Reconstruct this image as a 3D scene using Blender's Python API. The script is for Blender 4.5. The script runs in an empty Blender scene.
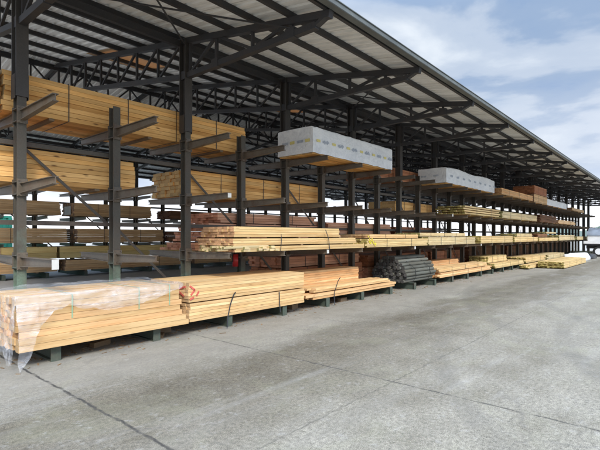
import bpy, math, random
from mathutils import Vector, Matrix, noise
R = math.radians
SC = bpy.context.scene
COL = SC.collection
random.seed(7)

# ------------------------------------------------------------------ camera
cam_d = bpy.data.cameras.new('camera'); cam = bpy.data.objects.new('camera', cam_d); COL.objects.link(cam)
EYE = 1.6; F = 447.0; YAW = 40.6
CC, SS = math.cos(R(YAW)), math.sin(R(YAW))
cam.location = (0, 0, EYE); cam.rotation_euler = (R(90), 0, R(YAW-90))
cam_d.sensor_width = 36; cam_d.lens = 36*F/600; cam_d.shift_y = 11/600
cam_d.clip_start = .05; cam_d.clip_end = 3000
SC.camera = cam

# ------------------------------------------------------------------ world, sun, exposure
SUN_EL, SUN_AZ = 40, 205          # azimuth measured from +X towards +Y: the sun stands behind the camera's right shoulder
SC.view_settings.view_transform = 'Standard'; SC.view_settings.look = 'None'
SC.view_settings.exposure = 1.34; SC.view_settings.gamma = 1
SC.cycles.diffuse_bounces = 7
w = bpy.data.worlds.new('World'); SC.world = w; w.use_nodes = True
nt = w.node_tree; N = nt.nodes; L = nt.links; N.clear()
def nd(N, t, **k):
    n = N.new(t)
    for a, v in k.items():
        if a.startswith('i_'): n.inputs[a[2:].replace('_', ' ')].default_value = v
        else: setattr(n, a, v)
    return n
out = nd(N, 'ShaderNodeOutputWorld'); bg = nd(N, 'ShaderNodeBackground'); bg.inputs['Strength'].default_value = .11
sky = nd(N, 'ShaderNodeTexSky', sky_type='NISHITA', sun_disc=False, sun_elevation=R(SUN_EL), sun_rotation=R(90-SUN_AZ), air_density=1.0, dust_density=1.2, ozone_density=1.5)
tc = nd(N, 'ShaderNodeTexCoord'); sep = nd(N, 'ShaderNodeSeparateXYZ'); L.new(tc.outputs['Generated'], sep.inputs[0])
zz = nd(N, 'ShaderNodeMath', operation='MAXIMUM'); zz.inputs[1].default_value = 0; L.new(sep.outputs['Z'], zz.inputs[0])
za = nd(N, 'ShaderNodeMath', operation='ADD'); za.inputs[1].default_value = .10; L.new(zz.outputs[0], za.inputs[0])
dx = nd(N, 'ShaderNodeMath', operation='DIVIDE'); dy = nd(N, 'ShaderNodeMath', operation='DIVIDE')
L.new(sep.outputs['X'], dx.inputs[0]); L.new(za.outputs[0], dx.inputs[1]); L.new(sep.outputs['Y'], dy.inputs[0]); L.new(za.outputs[0], dy.inputs[1])
cmb = nd(N, 'ShaderNodeCombineXYZ'); L.new(dx.outputs[0], cmb.inputs[0]); L.new(dy.outputs[0], cmb.inputs[1]); cmb.inputs[2].default_value = 3.3
def wnoise(scale, detail, rough, dist, off):
    m = nd(N, 'ShaderNodeMapping'); m.inputs['Location'].default_value = off; L.new(cmb.outputs[0], m.inputs[0])
    n = nd(N, 'ShaderNodeTexNoise'); n.inputs['Scale'].default_value = scale; n.inputs['Detail'].default_value = detail
    n.inputs['Roughness'].default_value = rough; n.inputs['Distortion'].default_value = dist; L.new(m.outputs[0], n.inputs['Vector']); return n
def ramp(NN, stops, interp='EASE'):
    r = NN.new('ShaderNodeValToRGB'); r.color_ramp.interpolation = interp
    e = r.color_ramp.elements
    while len(e) < len(stops): e.new(.5)
    for q, (p, c) in zip(e, stops): q.position = p; q.color = (*c, 1) if not isinstance(c, float) else (c, c, c, 1)
    return r
n1 = wnoise(.62, 6, .5, .35, (1.3, .9, 0)); n2 = wnoise(.95, 7, .52, .4, (5.6, 2.7, 0))
cov = ramp(N, [(.25, .0), (.48, 1.0)]); L.new(n1.outputs['Fac'], cov.inputs[0])
tone = ramp(N, [(.36, (1.6, 2.65, 4.6)), (.48, (2.5, 3.4, 4.9)), (.55, (4.0, 4.7, 5.8)), (.70, (6.2, 6.7, 7.3))]); L.new(n2.outputs['Fac'], tone.inputs[0])
hz = ramp(N, [(.0, 1.0), (.16, .25), (.35, .0)]); L.new(zz.outputs[0], hz.inputs[0])
mx1 = nd(N, 'ShaderNodeMix', data_type='RGBA'); L.new(cov.outputs[0], mx1.inputs[0]); L.new(sky.outputs[0], mx1.inputs[6]); L.new(tone.outputs[0], mx1.inputs[7])
mx2 = nd(N, 'ShaderNodeMix', data_type='RGBA'); L.new(hz.outputs[0], mx2.inputs[0]); gain = ramp(N, [(.0, .47), (.42, .50), (.75, 1.8), (1, 2.2)]); L.new(zz.outputs[0], gain.inputs[0])    # overcast skies are brightest overhead
mxg = nd(N, 'ShaderNodeMix', data_type='RGBA', blend_type='MULTIPLY'); mxg.inputs[0].default_value = 1; L.new(mx1.outputs[2], mxg.inputs[6]); L.new(gain.outputs[0], mxg.inputs[7])
sa = R(SUN_AZ+28); dt = nd(N, 'ShaderNodeVectorMath', operation='DOT_PRODUCT'); L.new(tc.outputs['Generated'], dt.inputs[0]); dt.inputs[1].default_value = (math.cos(sa), math.sin(sa), .2)
glow = ramp(N, [(.0, 1.0), (.15, 1.0), (1, 2.5)]); L.new(dt.outputs['Value'], glow.inputs[0])      # cloud layer is brighter on the sun's side
mxs = nd(N, 'ShaderNodeMix', data_type='RGBA', blend_type='MULTIPLY'); mxs.inputs[0].default_value = 1; L.new(mxg.outputs[2], mxs.inputs[6]); L.new(glow.outputs[0], mxs.inputs[7])
L.new(mxs.outputs[2], mx2.inputs[6]); mx2.inputs[7].default_value = (4.7, 4.8, 5.0, 1)
L.new(mx2.outputs[2], bg.inputs['Color']); L.new(bg.outputs[0], out.inputs[0])
sd = bpy.data.lights.new('sun', 'SUN'); sd.energy = 1.5; sd.angle = R(14); sd.color = (1, .93, .82)
sun = bpy.data.objects.new('sun', sd); COL.objects.link(sun)
sv = Vector((math.cos(R(SUN_EL))*math.cos(R(SUN_AZ+28)), math.cos(R(SUN_EL))*math.sin(R(SUN_AZ+28)), math.sin(R(SUN_EL))))
sky.sun_rotation = R(90-(SUN_AZ+28))
sun.rotation_euler = sv.to_track_quat('Z', 'Y').to_euler()

# ------------------------------------------------------------------ materials
M = {}
def newmat(name, rough=.7, metal=0, spec=.4):
    m = bpy.data.materials.new(name); m.use_nodes = True
    b = m.node_tree.nodes['Principled BSDF']; b.inputs['Roughness'].default_value = rough; b.inputs['Metallic'].default_value = metal
    b.inputs['Specular IOR Level'].default_value = spec
    M[name] = m; return m, m.node_tree.nodes, m.node_tree.links, b
def mixc(N, L, fac, a, b, mode='MIX'):
    x = N.new('ShaderNodeMix'); x.data_type = 'RGBA'; x.blend_type = mode
    for sock, v in ((x.inputs[0], fac), (x.inputs[6], a), (x.inputs[7], b)):
        if isinstance(v, (int, float)): sock.default_value = v
        elif isinstance(v, tuple): sock.default_value = (*v, 1) if len(v) == 3 else v
        else: L.new(v, sock)
    return x.outputs[2]
def mth(N, L, op, a, b=0.0, c=None):
    x = N.new('ShaderNodeMath'); x.operation = op
    for i, v in enumerate((a, b, c)):
        if v is None: continue
        if isinstance(v, (int, float)): x.inputs[i].default_value = v
        else: L.new(v, x.inputs[i])
    return x.outputs[0]
def noi(N, L, vec, scale, detail=4, rough=.55, mapscale=None, dist=0):
    if mapscale:
        mp = N.new('ShaderNodeMapping'); mp.inputs['Scale'].default_value = mapscale; L.new(vec, mp.inputs[0]); vec = mp.outputs[0]
    n = N.new('ShaderNodeTexNoise'); n.inputs['Scale'].default_value = scale; n.inputs['Detail'].default_value = detail
    n.inputs['Roughness'].default_value = rough; n.inputs['Distortion'].default_value = dist; L.new(vec, n.inputs['Vector']); return n.outputs['Fac']
def rmp(N, L, v, stops, interp='LINEAR'):
    r = ramp(N, stops, interp); L.new(v, r.inputs[0]); return r.outputs[0]
def bump(N, L, b, h, strength=.3, dist=.01):
    u = N.new('ShaderNodeBump'); u.inputs['Strength'].default_value = strength; u.inputs['Distance'].default_value = dist
    L.new(h, u.inputs['Height']); L.new(u.outputs[0], b.inputs['Normal'])

def plain(name, col, rough=.6, metal=0, var=.25, scale=4, spec=.4):
    m, N, L, b = newmat(name, rough, metal, spec)
    t = N.new('ShaderNodeNewGeometry').outputs['Position']
    n = noi(N, L, t, scale, 5, .6)
    f = rmp(N, L, n, [(.3, 1-var), (.7, 1+var*.4)])
    L.new(mixc(N, L, 1.0, col, f, 'MULTIPLY'), b.inputs['Base Color']); return m

def wood(name, c1, c2, knots=.5, end=(.42, .27, .13), grey=0.0):
    m, N, L, b = newmat(name, .72, 0, .25)
    tc = N.new('ShaderNodeTexCoord'); g = N.new('ShaderNodeNewGeometry'); rnd = g.outputs['Random Per Island']
    oi = N.new('ShaderNodeObjectInfo').outputs['Random']
    cb = N.new('ShaderNodeCombineXYZ')
    L.new(mth(N, L, 'MULTIPLY', rnd, 37.0), cb.inputs[0]); L.new(mth(N, L, 'MULTIPLY_ADD', oi, 11.0, rnd), cb.inputs[1])
    va = N.new('ShaderNodeVectorMath'); va.operation = 'ADD'; L.new(tc.outputs['Object'], va.inputs[0]); L.new(cb.outputs[0], va.inputs[1]); v = va.outputs[0]
    col = mixc(N, L, rnd, c1, c2)
    r2 = mth(N, L, 'FRACT', mth(N, L, 'MULTIPLY', rnd, 17.3), 0.0)
    col = mixc(N, L, 1.0, col, rmp(N, L, r2, [(0, .78), (.5, .98), (1, 1.10)]), 'MULTIPLY')
    gr = noi(N, L, v, 1.0, 6, .6, (1.4, 26, 26), .6)
    col = mixc(N, L, 1.0, col, rmp(N, L, gr, [(.3, (.80, .70, .58)), (.55, (1.0, 1.0, 1.0)), (.75, (1.06, 1.05, 1.0))]), 'MULTIPLY')
    big = noi(N, L, v, .9, 3, .5, (1, 2, 2))
    col = mixc(N, L, 1.0, col, rmp(N, L, big, [(.3, (.86, .80, .74)), (.6, (1.0, 1.0, 1.0))]), 'MULTIPLY')
    mp = N.new('ShaderNodeMapping'); mp.inputs['Scale'].default_value = (3.6, 12, 12); L.new(v, mp.inputs[0])
    vo = N.new('ShaderNodeTexVoronoi'); vo.inputs['Scale'].default_value = 1.0; L.new(mp.outputs[0], vo.inputs['Vector'])
    sv_ = N.new('ShaderNodeSeparateXYZ'); L.new(vo.outputs['Color'], sv_.inputs[0])
    kn = mth(N, L, 'MULTIPLY', rmp(N, L, vo.outputs['Distance'], [(.09, 1.0), (.22, .0)]), mth(N, L, 'GREATER_THAN', sv_.outputs[0], .6))
    col = mixc(N, L, mth(N, L, 'MULTIPLY', kn, knots), col, (.16, .07, .025))
    if grey:
        col = mixc(N, L, mth(N, L, 'MULTIPLY', rmp(N, L, noi(N, L, tc.outputs['Object'], 1.6, 5, .6, (.5, 1, 1)), [(.4, 0.0), (.65, 1.0)]), grey), col, (.17, .16, .12))
    sp = N.new('ShaderNodeSeparateXYZ'); L.new(tc.outputs['Normal'], sp.inputs[0])
    isend = mth(N, L, 'GREATER_THAN', mth(N, L, 'ABSOLUTE', sp.outputs[0]), .8)
    er = noi(N, L, v, 60, 3, .6)
    ecol = mixc(N, L, rmp(N, L, er, [(.35, 0.0), (.65, 1.0)]), tuple(x*.72 for x in end), end)
    ecol = mixc(N, L, 1.0, ecol, rmp(N, L, r2, [(0, .7), (1, 1.15)]), 'MULTIPLY')
    col = mixc(N, L, isend, col, ecol)
    L.new(col, b.inputs['Base Color'])
    bump(N, L, b, gr, .25, .004); return m
wood('pine_yellow', (.82, .66, .30), (.78, .58, .24), .3, (.5, .38, .16))
wood('pine_golden', (.86, .53, .21), (.80, .43, .135), .9, (.62, .40, .17))
wood('pine_light', (.74, .54, .29), (.72, .47, .22), .35, (.70, .47, .25))
wood('pine_peach', (.78, .44, .20), (.76, .52, .27), .35, (.52, .28, .12))
wood('cedar_pink', (.66, .34, .21), (.72, .42, .26), .3, (.68, .30, .17))
wood('pine_tan', (.74, .51, .25), (.66, .49, .24), .3, (.66, .38, .20), .1)
wood('cedar_red', (.42, .17, .085), (.52, .25, .14), .3, (.42, .16, .07))
wood('pine_green', (.74, .54, .27), (.64, .50, .24), .3, (.40, .33, .11), .15)
wood('pine_pale_green', (.72, .57, .33), (.62, .52, .29), .25, (.33, .30, .12), .3)
wood('brown_board', (.74, .50, .27), (.64, .41, .21), .3, (.33, .20, .12), .1)
wood('dark_board', (.17, .085, .04), (.24, .12, .06), .3, (.20, .08, .04), .1)
wood('post_grey', (.09, .095, .083), (.20, .205, .18), .1, (.09, .085, .08), .2)
wood('bearer', (.30, .20, .11), (.22, .15, .09), .2, (.25, .16, .09), .4)

# steel
def steel(name, base, rust, rough=.55, rustamt=.45, green=None):
    m, N, L, b = newmat(name, rough, 0, .5)
    pos = N.new('ShaderNodeNewGeometry').outputs['Position']
    n = noi(N, L, pos, 3.5, 8, .65); n2 = noi(N, L, pos, 40, 4, .6)
    base_s = base
    if green:
        sp = N.new('ShaderNodeSeparateXYZ'); L.new(pos, sp.inputs[0])
        # green paint band on the lower uprights near the yard's open end, worn away higher up
        zf = mth(N, L, 'ADD', sp.outputs[2], mth(N, L, 'MULTIPLY', noi(N, L, pos, 2.2, 5, .6), 1.6))
        xf = mth(N, L, 'MULTIPLY', sp.outputs[0], .13)
        f = rmp(N, L, mth(N, L, 'MULTIPLY', mth(N, L, 'ADD', zf, xf), .25), [(.46, 1.0), (.66, .0)])
        base_s = mixc(N, L, f, base, green)
    c = mixc(N, L, mth(N, L, 'MULTIPLY', rmp(N, L, n, [(.48, 0.0), (.66, 1.0)]), rustamt), base_s, rust)
    c = mixc(N, L, 1.0, c, rmp(N, L, n2, [(.3, .8), (.7, 1.12)]), 'MULTIPLY')
    L.new(c, b.inputs['Base Color']); bump(N, L, b, n2, .15, .003); return m
steel('steel_dark', (.030, .029, .031), (.05, .035, .026), .6, .5)
steel('steel_column', (.046, .040, .035), (.07, .055, .045), .55, .4)
steel('steel_upright', (.072, .063, .048), (.085, .055, .036), .6, .6, (.14, .21, .155))
steel('steel_arm', (.125, .100, .072), (.085, .045, .022), .45, .7)
steel('steel_brace', (.075, .062, .046), (.10, .065, .05), .6, .6)
steel('steel_foot', (.06, .078, .058), (.10, .08, .06), .65, .6)
plain('strap_dark', (.03, .032, .035), .4, 0, .2)
plain('strap_green', (.28, .44, .28), .4, 0, .2)
plain('label_white', (.55, .54, .5), .5, 0, .1, 20)
plain('red_paint', (.45, .035, .04), .35, 0, .2)
plain('red_spray', (.60, .12, .09), .8, 0, .4, 60)
plain('yellow_spray', (.72, .62, .05), .8, 0, .3, 60)
plain('black_rubber', (.02, .02, .02), .8)
plain('white_paint', (.78, .79, .80), .35, 0, .12, 2)
plain('grey_tarp', (.25, .30, .38), .5, 0, .35, 2)
plain('black_wrap', (.025, .026, .03), .35, 0, .4, 5)
plain('dark_glass', (.03, .04, .05), .08, 0, .1)
plain('gutter_steel', (.11, .12, .115), .5, 0, .3, 3)
plain('leaf', (.045, .075, .025), .7, 0, .5, 3)
plain('bark', (.09, .07, .05), .9, 0, .4, 8)
plain('print_yellow', (.70, .60, .22), .5, 0, .1)
plain('print_grey', (.42, .46, .52), .5, 0, .1)
plain('grey_sheet', (.42, .44, .46), .5, 0, .25, 1)

# container: turquoise-green
plain('container_green', (.05, .33, .24), .5, 0, .3, 2)

# wrap film (opaque woven white)
m, N, L, b = newmat('wrap_white', .42, 0, .5)
pos = N.new('ShaderNodeTexCoord').outputs['Object']
n = noi(N, L, pos, 2.5, 6, .6, (1, 2, 2), 1.2)
L.new(rmp(N, L, n, [(.3, (.68, .69, .70)), (.6, (.84, .84, .83))]), b.inputs['Base Color'])
bump(N, L, b, noi(N, L, pos, 7, 6, .6, None, 2.5), 1.0, .03)

# clear plastic film
m = bpy.data.materials.new('plastic_film'); M['plastic_film'] = m; m.use_nodes = True; N = m.node_tree.nodes; L = m.node_tree.links; N.clear()
o_ = N.new('ShaderNodeOutputMaterial'); tr = N.new('ShaderNodeBsdfTransparent'); pr = N.new('ShaderNodeBsdfPrincipled')
pr.inputs['Base Color'].default_value = (.80, .81, .84, 1); pr.inputs['Roughness'].default_value = .14
pos = N.new('ShaderNodeTexCoord').outputs['Object']
n = noi(N, L, pos, 5.5, 6, .6, (.22, 1.2, 1.2), 1.1)
f = rmp(N, L, n, [(.36, .10), (.50, .22), (.60, .34), (.68, .62)])
mx = N.new('ShaderNodeMixShader'); L.new(f, mx.inputs[0]); L.new(tr.outputs[0], mx.inputs[1]); L.new(pr.outputs[0], mx.inputs[2])
bp = N.new('ShaderNodeBump'); bp.inputs['Strength'].default_value = .9; bp.inputs['Distance'].default_value = .03; L.new(noi(N, L, pos, 8, 6, .65, (.25, 1, 1), 1.5), bp.inputs['Height']); L.new(bp.outputs[0], pr.inputs['Normal'])
L.new(mx.outputs[0], o_.inputs[0])

# roof sheet underside
m, N, L, b = newmat('roof_sheet', .6, 0, .4)
pos = N.new('ShaderNodeNewGeometry').outputs['Position']; sp = N.new('ShaderNodeSeparateXYZ'); L.new(pos, sp.inputs[0])
n = noi(N, L, pos, .7, 7, .65, (2.2, .5, 1)); n2 = noi(N, L, pos, 6, 5, .6, (3, .4, 1))
c = rmp(N, L, n, [(.30, (.62, .61, .58)), (.50, (.78, .775, .75)), (.70, (.84, .835, .82))])
c = mixc(N, L, 1.0, c, rmp(N, L, n2, [(.3, .82), (.6, 1.0)]), 'MULTIPLY')
lap = mth(N, L, 'FRACT', mth(N, L, 'MULTIPLY', sp.outputs[0], 1/.76), 0.0)
c = mixc(N, L, mth(N, L, 'MULTIPLY', mth(N, L, 'LESS_THAN', lap, .03), .45), c, (.2, .19, .17))
L.new(c, b.inputs['Base Color'])
# skylight
m = bpy.data.materials.new('skylight'); M['skylight'] = m; m.use_nodes = True; N = m.node_tree.nodes; L = m.node_tree.links; b = N['Principled BSDF']
b.inputs['Base Color'].default_value = (.70, .50, .30, 1); b.inputs['Roughness'].default_value = .6
tl = N.new('ShaderNodeBsdfTranslucent'); tl.inputs[0].default_value = (.45, .29, .16, 1); ms = N.new('ShaderNodeMixShader'); ms.inputs[0].default_value = .45
L.new(b.outputs[0], ms.inputs[1]); L.new(tl.outputs[0], ms.inputs[2]); L.new(ms.outputs[0], N['Material Output'].inputs[0])

# concrete yard
m, N, L, b = newmat('concrete', .85, 0, .3)
pos = N.new('ShaderNodeNewGeometry').outputs['Position']; sp = N.new('ShaderNodeSeparateXYZ'); L.new(pos, sp.inputs[0]); X, Y = sp.outputs[0], sp.outputs[1]
big = noi(N, L, pos, .35, 6, .6); mid = noi(N, L, pos, 1.7, 8, .65); fine = noi(N, L, pos, 26, 6, .75); spk = noi(N, L, pos, 120, 2, .6)
c = rmp(N, L, big, [(.32, (.172, .157, .126)), (.5, (.208, .193, .160)), (.68, (.240, .225, .190))])
c = mixc(N, L, 1.0, c, rmp(N, L, mid, [(.3, (.74, .73, .69)), (.5, (.98, .98, .97)), (.70, (1.14, 1.14, 1.13))]), 'MULTIPLY')
c = mixc(N, L, 1.0, c, rmp(N, L, fine, [(.34, .56), (.5, 1.0), (.66, 1.35)]), 'MULTIPLY')
c = mixc(N, L, 1.0, c, rmp(N, L, spk, [(.38, .62), (.5, 1.0), (.64, 1.3)]), 'MULTIPLY')
wob = mth(N, L, 'MULTIPLY_ADD', noi(N, L, pos, .8, 6, .6, (.5, 1, 1)), 1.6, -.8)
Yw = mth(N, L, 'ADD', Y, wob)
# drip line under the eave: dark grime, cleaner sheltered slab behind it
drip = rmp(N, L, mth(N, L, 'MULTIPLY_ADD', Yw, .1, .0), [(.22, 0.0), (.33, .75), (.42, .95), (.47, .0)])
c = mixc(N, L, mth(N, L, 'MULTIPLY', drip, .80), c, mixc(N, L, 1.0, c, (.50, .46, .40), 'MULTIPLY'))
shel = rmp(N, L, mth(N, L, 'MULTIPLY', Yw, .1), [(.44, 0.0), (.52, 1.0)])
c = mixc(N, L, mth(N, L, 'MULTIPLY', shel, .5), c, mixc(N, L, mid, (.235, .217, .182), (.335, .314, .272)))
deep = rmp(N, L, mth(N, L, 'MULTIPLY', Yw, .1), [(.70, 0.0), (.85, 1.0)])
c = mixc(N, L, mth(N, L, 'MULTIPLY', deep, .7), c, (.36, .35, .33))  # aisle slab colour lightened to bounce more light into the shed interior
# moss-yellow tint patches, rust-pink patches
c = mixc(N, L, mth(N, L, 'MULTIPLY', rmp(N, L, noi(N, L, pos, .8, 6, .65, (1, 1, 1), 1), [(.52, 0.0), (.7, 1.0)]), .22), c, (.27, .275, .18))
# worn scuff streaks along the drive lane
st = noi(N, L, pos, 1.0, 7, .65, (.18, 2.6, 1))
c = mixc(N, L, mth(N, L, 'MULTIPLY', rmp(N, L, st, [(.50, 0.0), (.68, 1.0)]), .35), c, (.20, .19, .17))
c = mixc(N, L, mth(N, L, 'MULTIPLY', rmp(N, L, noi(N, L, pos, .9, 7, .65, (.3, 1.9, 1)), [(.56, 0.0), (.70, 1.0)]), .28), c, (.36, .355, .34))
blot = noi(N, L, pos, 4.2, 9, .8, (.6, 1.2, 1), .6)
c = mixc(N, L, mth(N, L, 'MULTIPLY', rmp(N, L, blot, [(.50, 0.0), (.62, 1.0)]), .30), c, (.14, .13, .112))
c = mixc(N, L, mth(N, L, 'MULTIPLY', rmp(N, L, noi(N, L, pos, 7.0, 8, .75), [(.56, 0.0), (.66, 1.0)]), .35), c, (.36, .352, .33))
# joints
wj = mth(N, L, 'MULTIPLY_ADD', noi(N, L, pos, 5, 5, .7), .09, -.045)
def joint(coord, off, width, edge=.0):
    d = mth(N, L, 'ABSOLUTE', mth(N, L, 'ADD', mth(N, L, 'SUBTRACT', coord, off), wj), 0.0)
    return rmp(N, L, mth(N, L, 'MULTIPLY', d, 10), [(width*10*.55, 1.0), (width*10*1.5+.02, .0)])
gap = noi(N, L, pos, 3.1, 4, .6)
gapf = rmp(N, L, gap, [(.36, .25), (.52, 1.0)])
dark = (.045, .043, .04)
for cd, off, wd, s in ((X, 1.92, .013, .95), (X, 4.39, .010, .85), (X, 6.85, .008, .35), (X, 9.3, .010, .35), (X, 14.2, .012, .3), (Y, 2.42, .008, .45), (Y, -2.5, .012, .6), (X, -.6, .01, .6), (X, 19.1, .012, .3)):
    c = mixc(N, L, mth(N, L, 'MULTIPLY', mth(N, L, 'MULTIPLY', joint(cd, off, wd), gapf), s), c, dark)
# curved tyre scuffs
for (cx_, cy_, rr, ww) in ((9.5, -5.6, 7.2, .13), (9.5, -5.6, 8.9, .13), (17, -9, 12.6, .15), (17, -9, 14.3, .15)):
    ex = mth(N, L, 'POWER', mth(N, L, 'SUBTRACT', X, cx_), 2.0); ey_ = mth(N, L, 'POWER', mth(N, L, 'SUBTRACT', Y, cy_), 2.0)
    dd = mth(N, L, 'ABSOLUTE', mth(N, L, 'SUBTRACT', mth(N, L, 'SQRT', mth(N, L, 'ADD', ex, ey_)), rr))
    tm = mth(N, L, 'MULTIPLY', rmp(N, L, dd, [(ww*.5, 1.0), (ww*1.3, .0)]), rmp(N, L, mid, [(.42, 0.0), (.6, 1.0)]))
    c = mixc(N, L, mth(N, L, 'MULTIPLY', tm, .38), c, (.10, .095, .085))
# hairline cracks
vc = N.new('ShaderNodeTexVoronoi'); vc.feature = 'DISTANCE_TO_EDGE'; vc.inputs['Scale'].default_value = .42
dn = N.new('ShaderNodeTexNoise'); dn.inputs['Scale'].default_value = 2.5; dn.inputs['Detail'].default_value = 6; L.new(pos, dn.inputs['Vector'])
av = N.new('ShaderNodeVectorMath'); av.operation = 'MULTIPLY_ADD'; L.new(dn.outputs['Color'], av.inputs[0]); av.inputs[1].default_value = (.5, .5, 0); L.new(pos, av.inputs[2]); L.new(av.outputs[0], vc.inputs['Vector'])
ck = rmp(N, L, vc.outputs['Distance'], [(.0015, 1.0), (.006, .0)])
c = mixc(N, L, mth(N, L, 'MULTIPLY', mth(N, L, 'MULTIPLY', ck, rmp(N, L, big, [(.45, 0.0), (.6, 1.0)])), .5), c, (.10, .095, .09))
L.new(c, b.inputs['Base Color'])
bump(N, L, b, mth(N, L, 'ADD', mth(N, L, 'MULTIPLY', fine, .8), spk), .5, .008)

# hills
m, N, L, b = newmat('hill', .95)
pos = N.new('ShaderNodeNewGeometry').outputs['Position']
L.new(rmp(N, L, noi(N, L, pos, .05, 8, .65), [(.35, (.07, .10, .085)), (.65, (.12, .15, .12))]), b.inputs['Base Color'])

# ------------------------------------------------------------------ mesh helpers
class MB:
    def __init__(s): s.v = []; s.f = []
    def poly(s, vs, fs):
        k = len(s.v); s.v += [tuple(p) for p in vs]; s.f += [tuple(i+k for i in f) for f in fs]; return s
    def box(s, x0, x1, y0, y1, z0, z1):
        return s.poly([(x0,y0,z0),(x1,y0,z0),(x1,y1,z0),(x0,y1,z0),(x0,y0,z1),(x1,y0,z1),(x1,y1,z1),(x0,y1,z1)],
                      [(0,3,2,1),(4,5,6,7),(0,1,5,4),(1,2,6,5),(2,3,7,6),(3,0,4,7)])
    def bar(s, a, b, w, h, up=(0, 0, 1), w2=None, h2=None):
        a, b = Vector(a), Vector(b); d = (b-a).normalized(); u = Vector(up)
        if abs(d.dot(u)) > .95: u = Vector((1, 0, 0))
        r = d.cross(u).normalized(); u = r.cross(d).normalized(); vs = []
        for p, ww, hh in ((a, w, h), (b, w2 or w, h2 or h)):
            for i, j in ((-1,-1),(1,-1),(1,1),(-1,1)): vs.append(p + r*i*ww/2 + u*j*hh/2)
        return s.poly(vs, [(0,3,2,1),(4,5,6,7),(0,1,5,4),(1,2,6,5),(2,3,7,6),(3,0,4,7)])
    def hbeam(s, a, b, w, h, t=.012, up=(0, 0, 1), h2=None):
        # H section: flanges at +-h/2 along 'up', web between
        a, b = Vector(a), Vector(b); d = (b-a).normalized(); u = Vector(up)
        if abs(d.dot(u)) > .95: u = Vector((0, 1, 0))
        r = d.cross(u).normalized(); u = r.cross(d).normalized(); h2 = h2 or h
        for sg in (-1, 1): s.bar(a+u*sg*(h/2-t/2), b+u*(sg*(h2/2-t/2) + (h-h2)/2*(1 if h != h2 else 0)), w, t, u)
        s.bar(a, b+u*((h-h2)/2), t, h-2*t, u, None, h2-2*t); return s
    def cyl(s, a, b, r, n=12, r2=None):
        a, b = Vector(a), Vector(b); d = (b-a).normalized(); u = Vector((0,0,1)) if abs(d.z) < .9 else Vector((1,0,0))
        x = d.cross(u).normalized(); y = x.cross(d); r2 = r if r2 is None else r2
        vs = [a + (x*math.cos(t)+y*math.sin(t))*r for t in (2*math.pi*i/n for i in range(n))] + [b + (x*math.cos(t)+y*math.sin(t))*r2 for t in (2*math.pi*i/n for i in range(n))]
        return s.poly(vs, [(i, (i+1) % n, (i+1) % n+n, i+n) for i in range(n)] + [tuple(range(n))[::-1], tuple(range(n, 2*n))])
    def mesh(s, name):
        me = bpy.data.meshes.new(name); me.from_pydata(s.v, [], s.f); me.update(); return me
    def build(s, name, mat, parent=None, smooth=False, loc=None, **tags):
        me = s.mesh(name); me.materials.append(M[mat])
        if smooth:
            for p in me.polygons: p.use_smooth = True
        o = bpy.data.objects.new(name, me); COL.objects.link(o)
        if parent: o.parent = parent
        if loc: o.location = loc
        for k, v in tags.items(): o[k] = v
        return o
def thing(name, label, cat, loc, group=None, rz=0):
    o = bpy.data.objects.new(name, None); COL.objects.link(o); o.location = loc; o.rotation_euler.z = rz; o.empty_display_size = .2
    o['label'] = label; o['category'] = cat
    if group: o['group'] = group
    return o
def inst(src, parent, loc=None, name=None):
    c = src.copy(); COL.objects.link(c); c.parent = parent
    if loc is not None: c.location = loc
    return c

# ------------------------------------------------------------------ setting
MB().poly([(-600,-600,0),(1200,-600,0),(1200,1200,0),(-600,1200,0)], [(0,1,2,3)]).build('ground', 'concrete', kind='structure')
def hills():
    mb = MB(); n = 90; rows = 7
    for i in range(n+1):
        a = R(-55) + R(75)*i/n
        for j in range(rows):
            d = 330 + 60*j
            h = (11 + 12*noise.noise(Vector((i*.09, 3.1, 0))) + 8*noise.noise(Vector((i*.31, 7, 0)))) * math.sin(math.pi*j/(rows-1)) * min(1, 6*(1-i/n)) * min(1, 6*i/n)
            mb.v.append((d*math.cos(a), d*math.sin(a), max(0, h)-.5 + 1.5*noise.noise(Vector((i, j, 0)))*(0 < j < rows-1)))
    for i in range(n):
        for j in range(rows-1):
            k = i*rows+j; mb.f.append((k, k+rows, k+rows+1, k+1))
    mb.build('hills', 'hill', smooth=True, kind='structure')
hills()

# ------------------------------------------------------------------ shed
X0, DX = 2.31, 1.442
UX = lambda k: X0 + DX*k
YF, YB, YR = 7.4, 19.6, 13.5            # front uprights, back uprights, ridge
SL = .17
EAVE = 3.86
def roofz(y): return 4.85 + SL*((y if y <= YR else 2*YR-y) - 3.85)      # underside of purlins' seat = truss top
XL, XRr = .7, 54.6  # unseen left end cut short so more daylight enters the aisle
shed = thing('storage_shed', 'long open-sided steel shed with shallow gabled roof over the timber racks', 'shed', (0, YR, 0))
off = Vector((0, -YR, 0))
def P(x, y, z): return Vector((x, y-YR, z))
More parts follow.
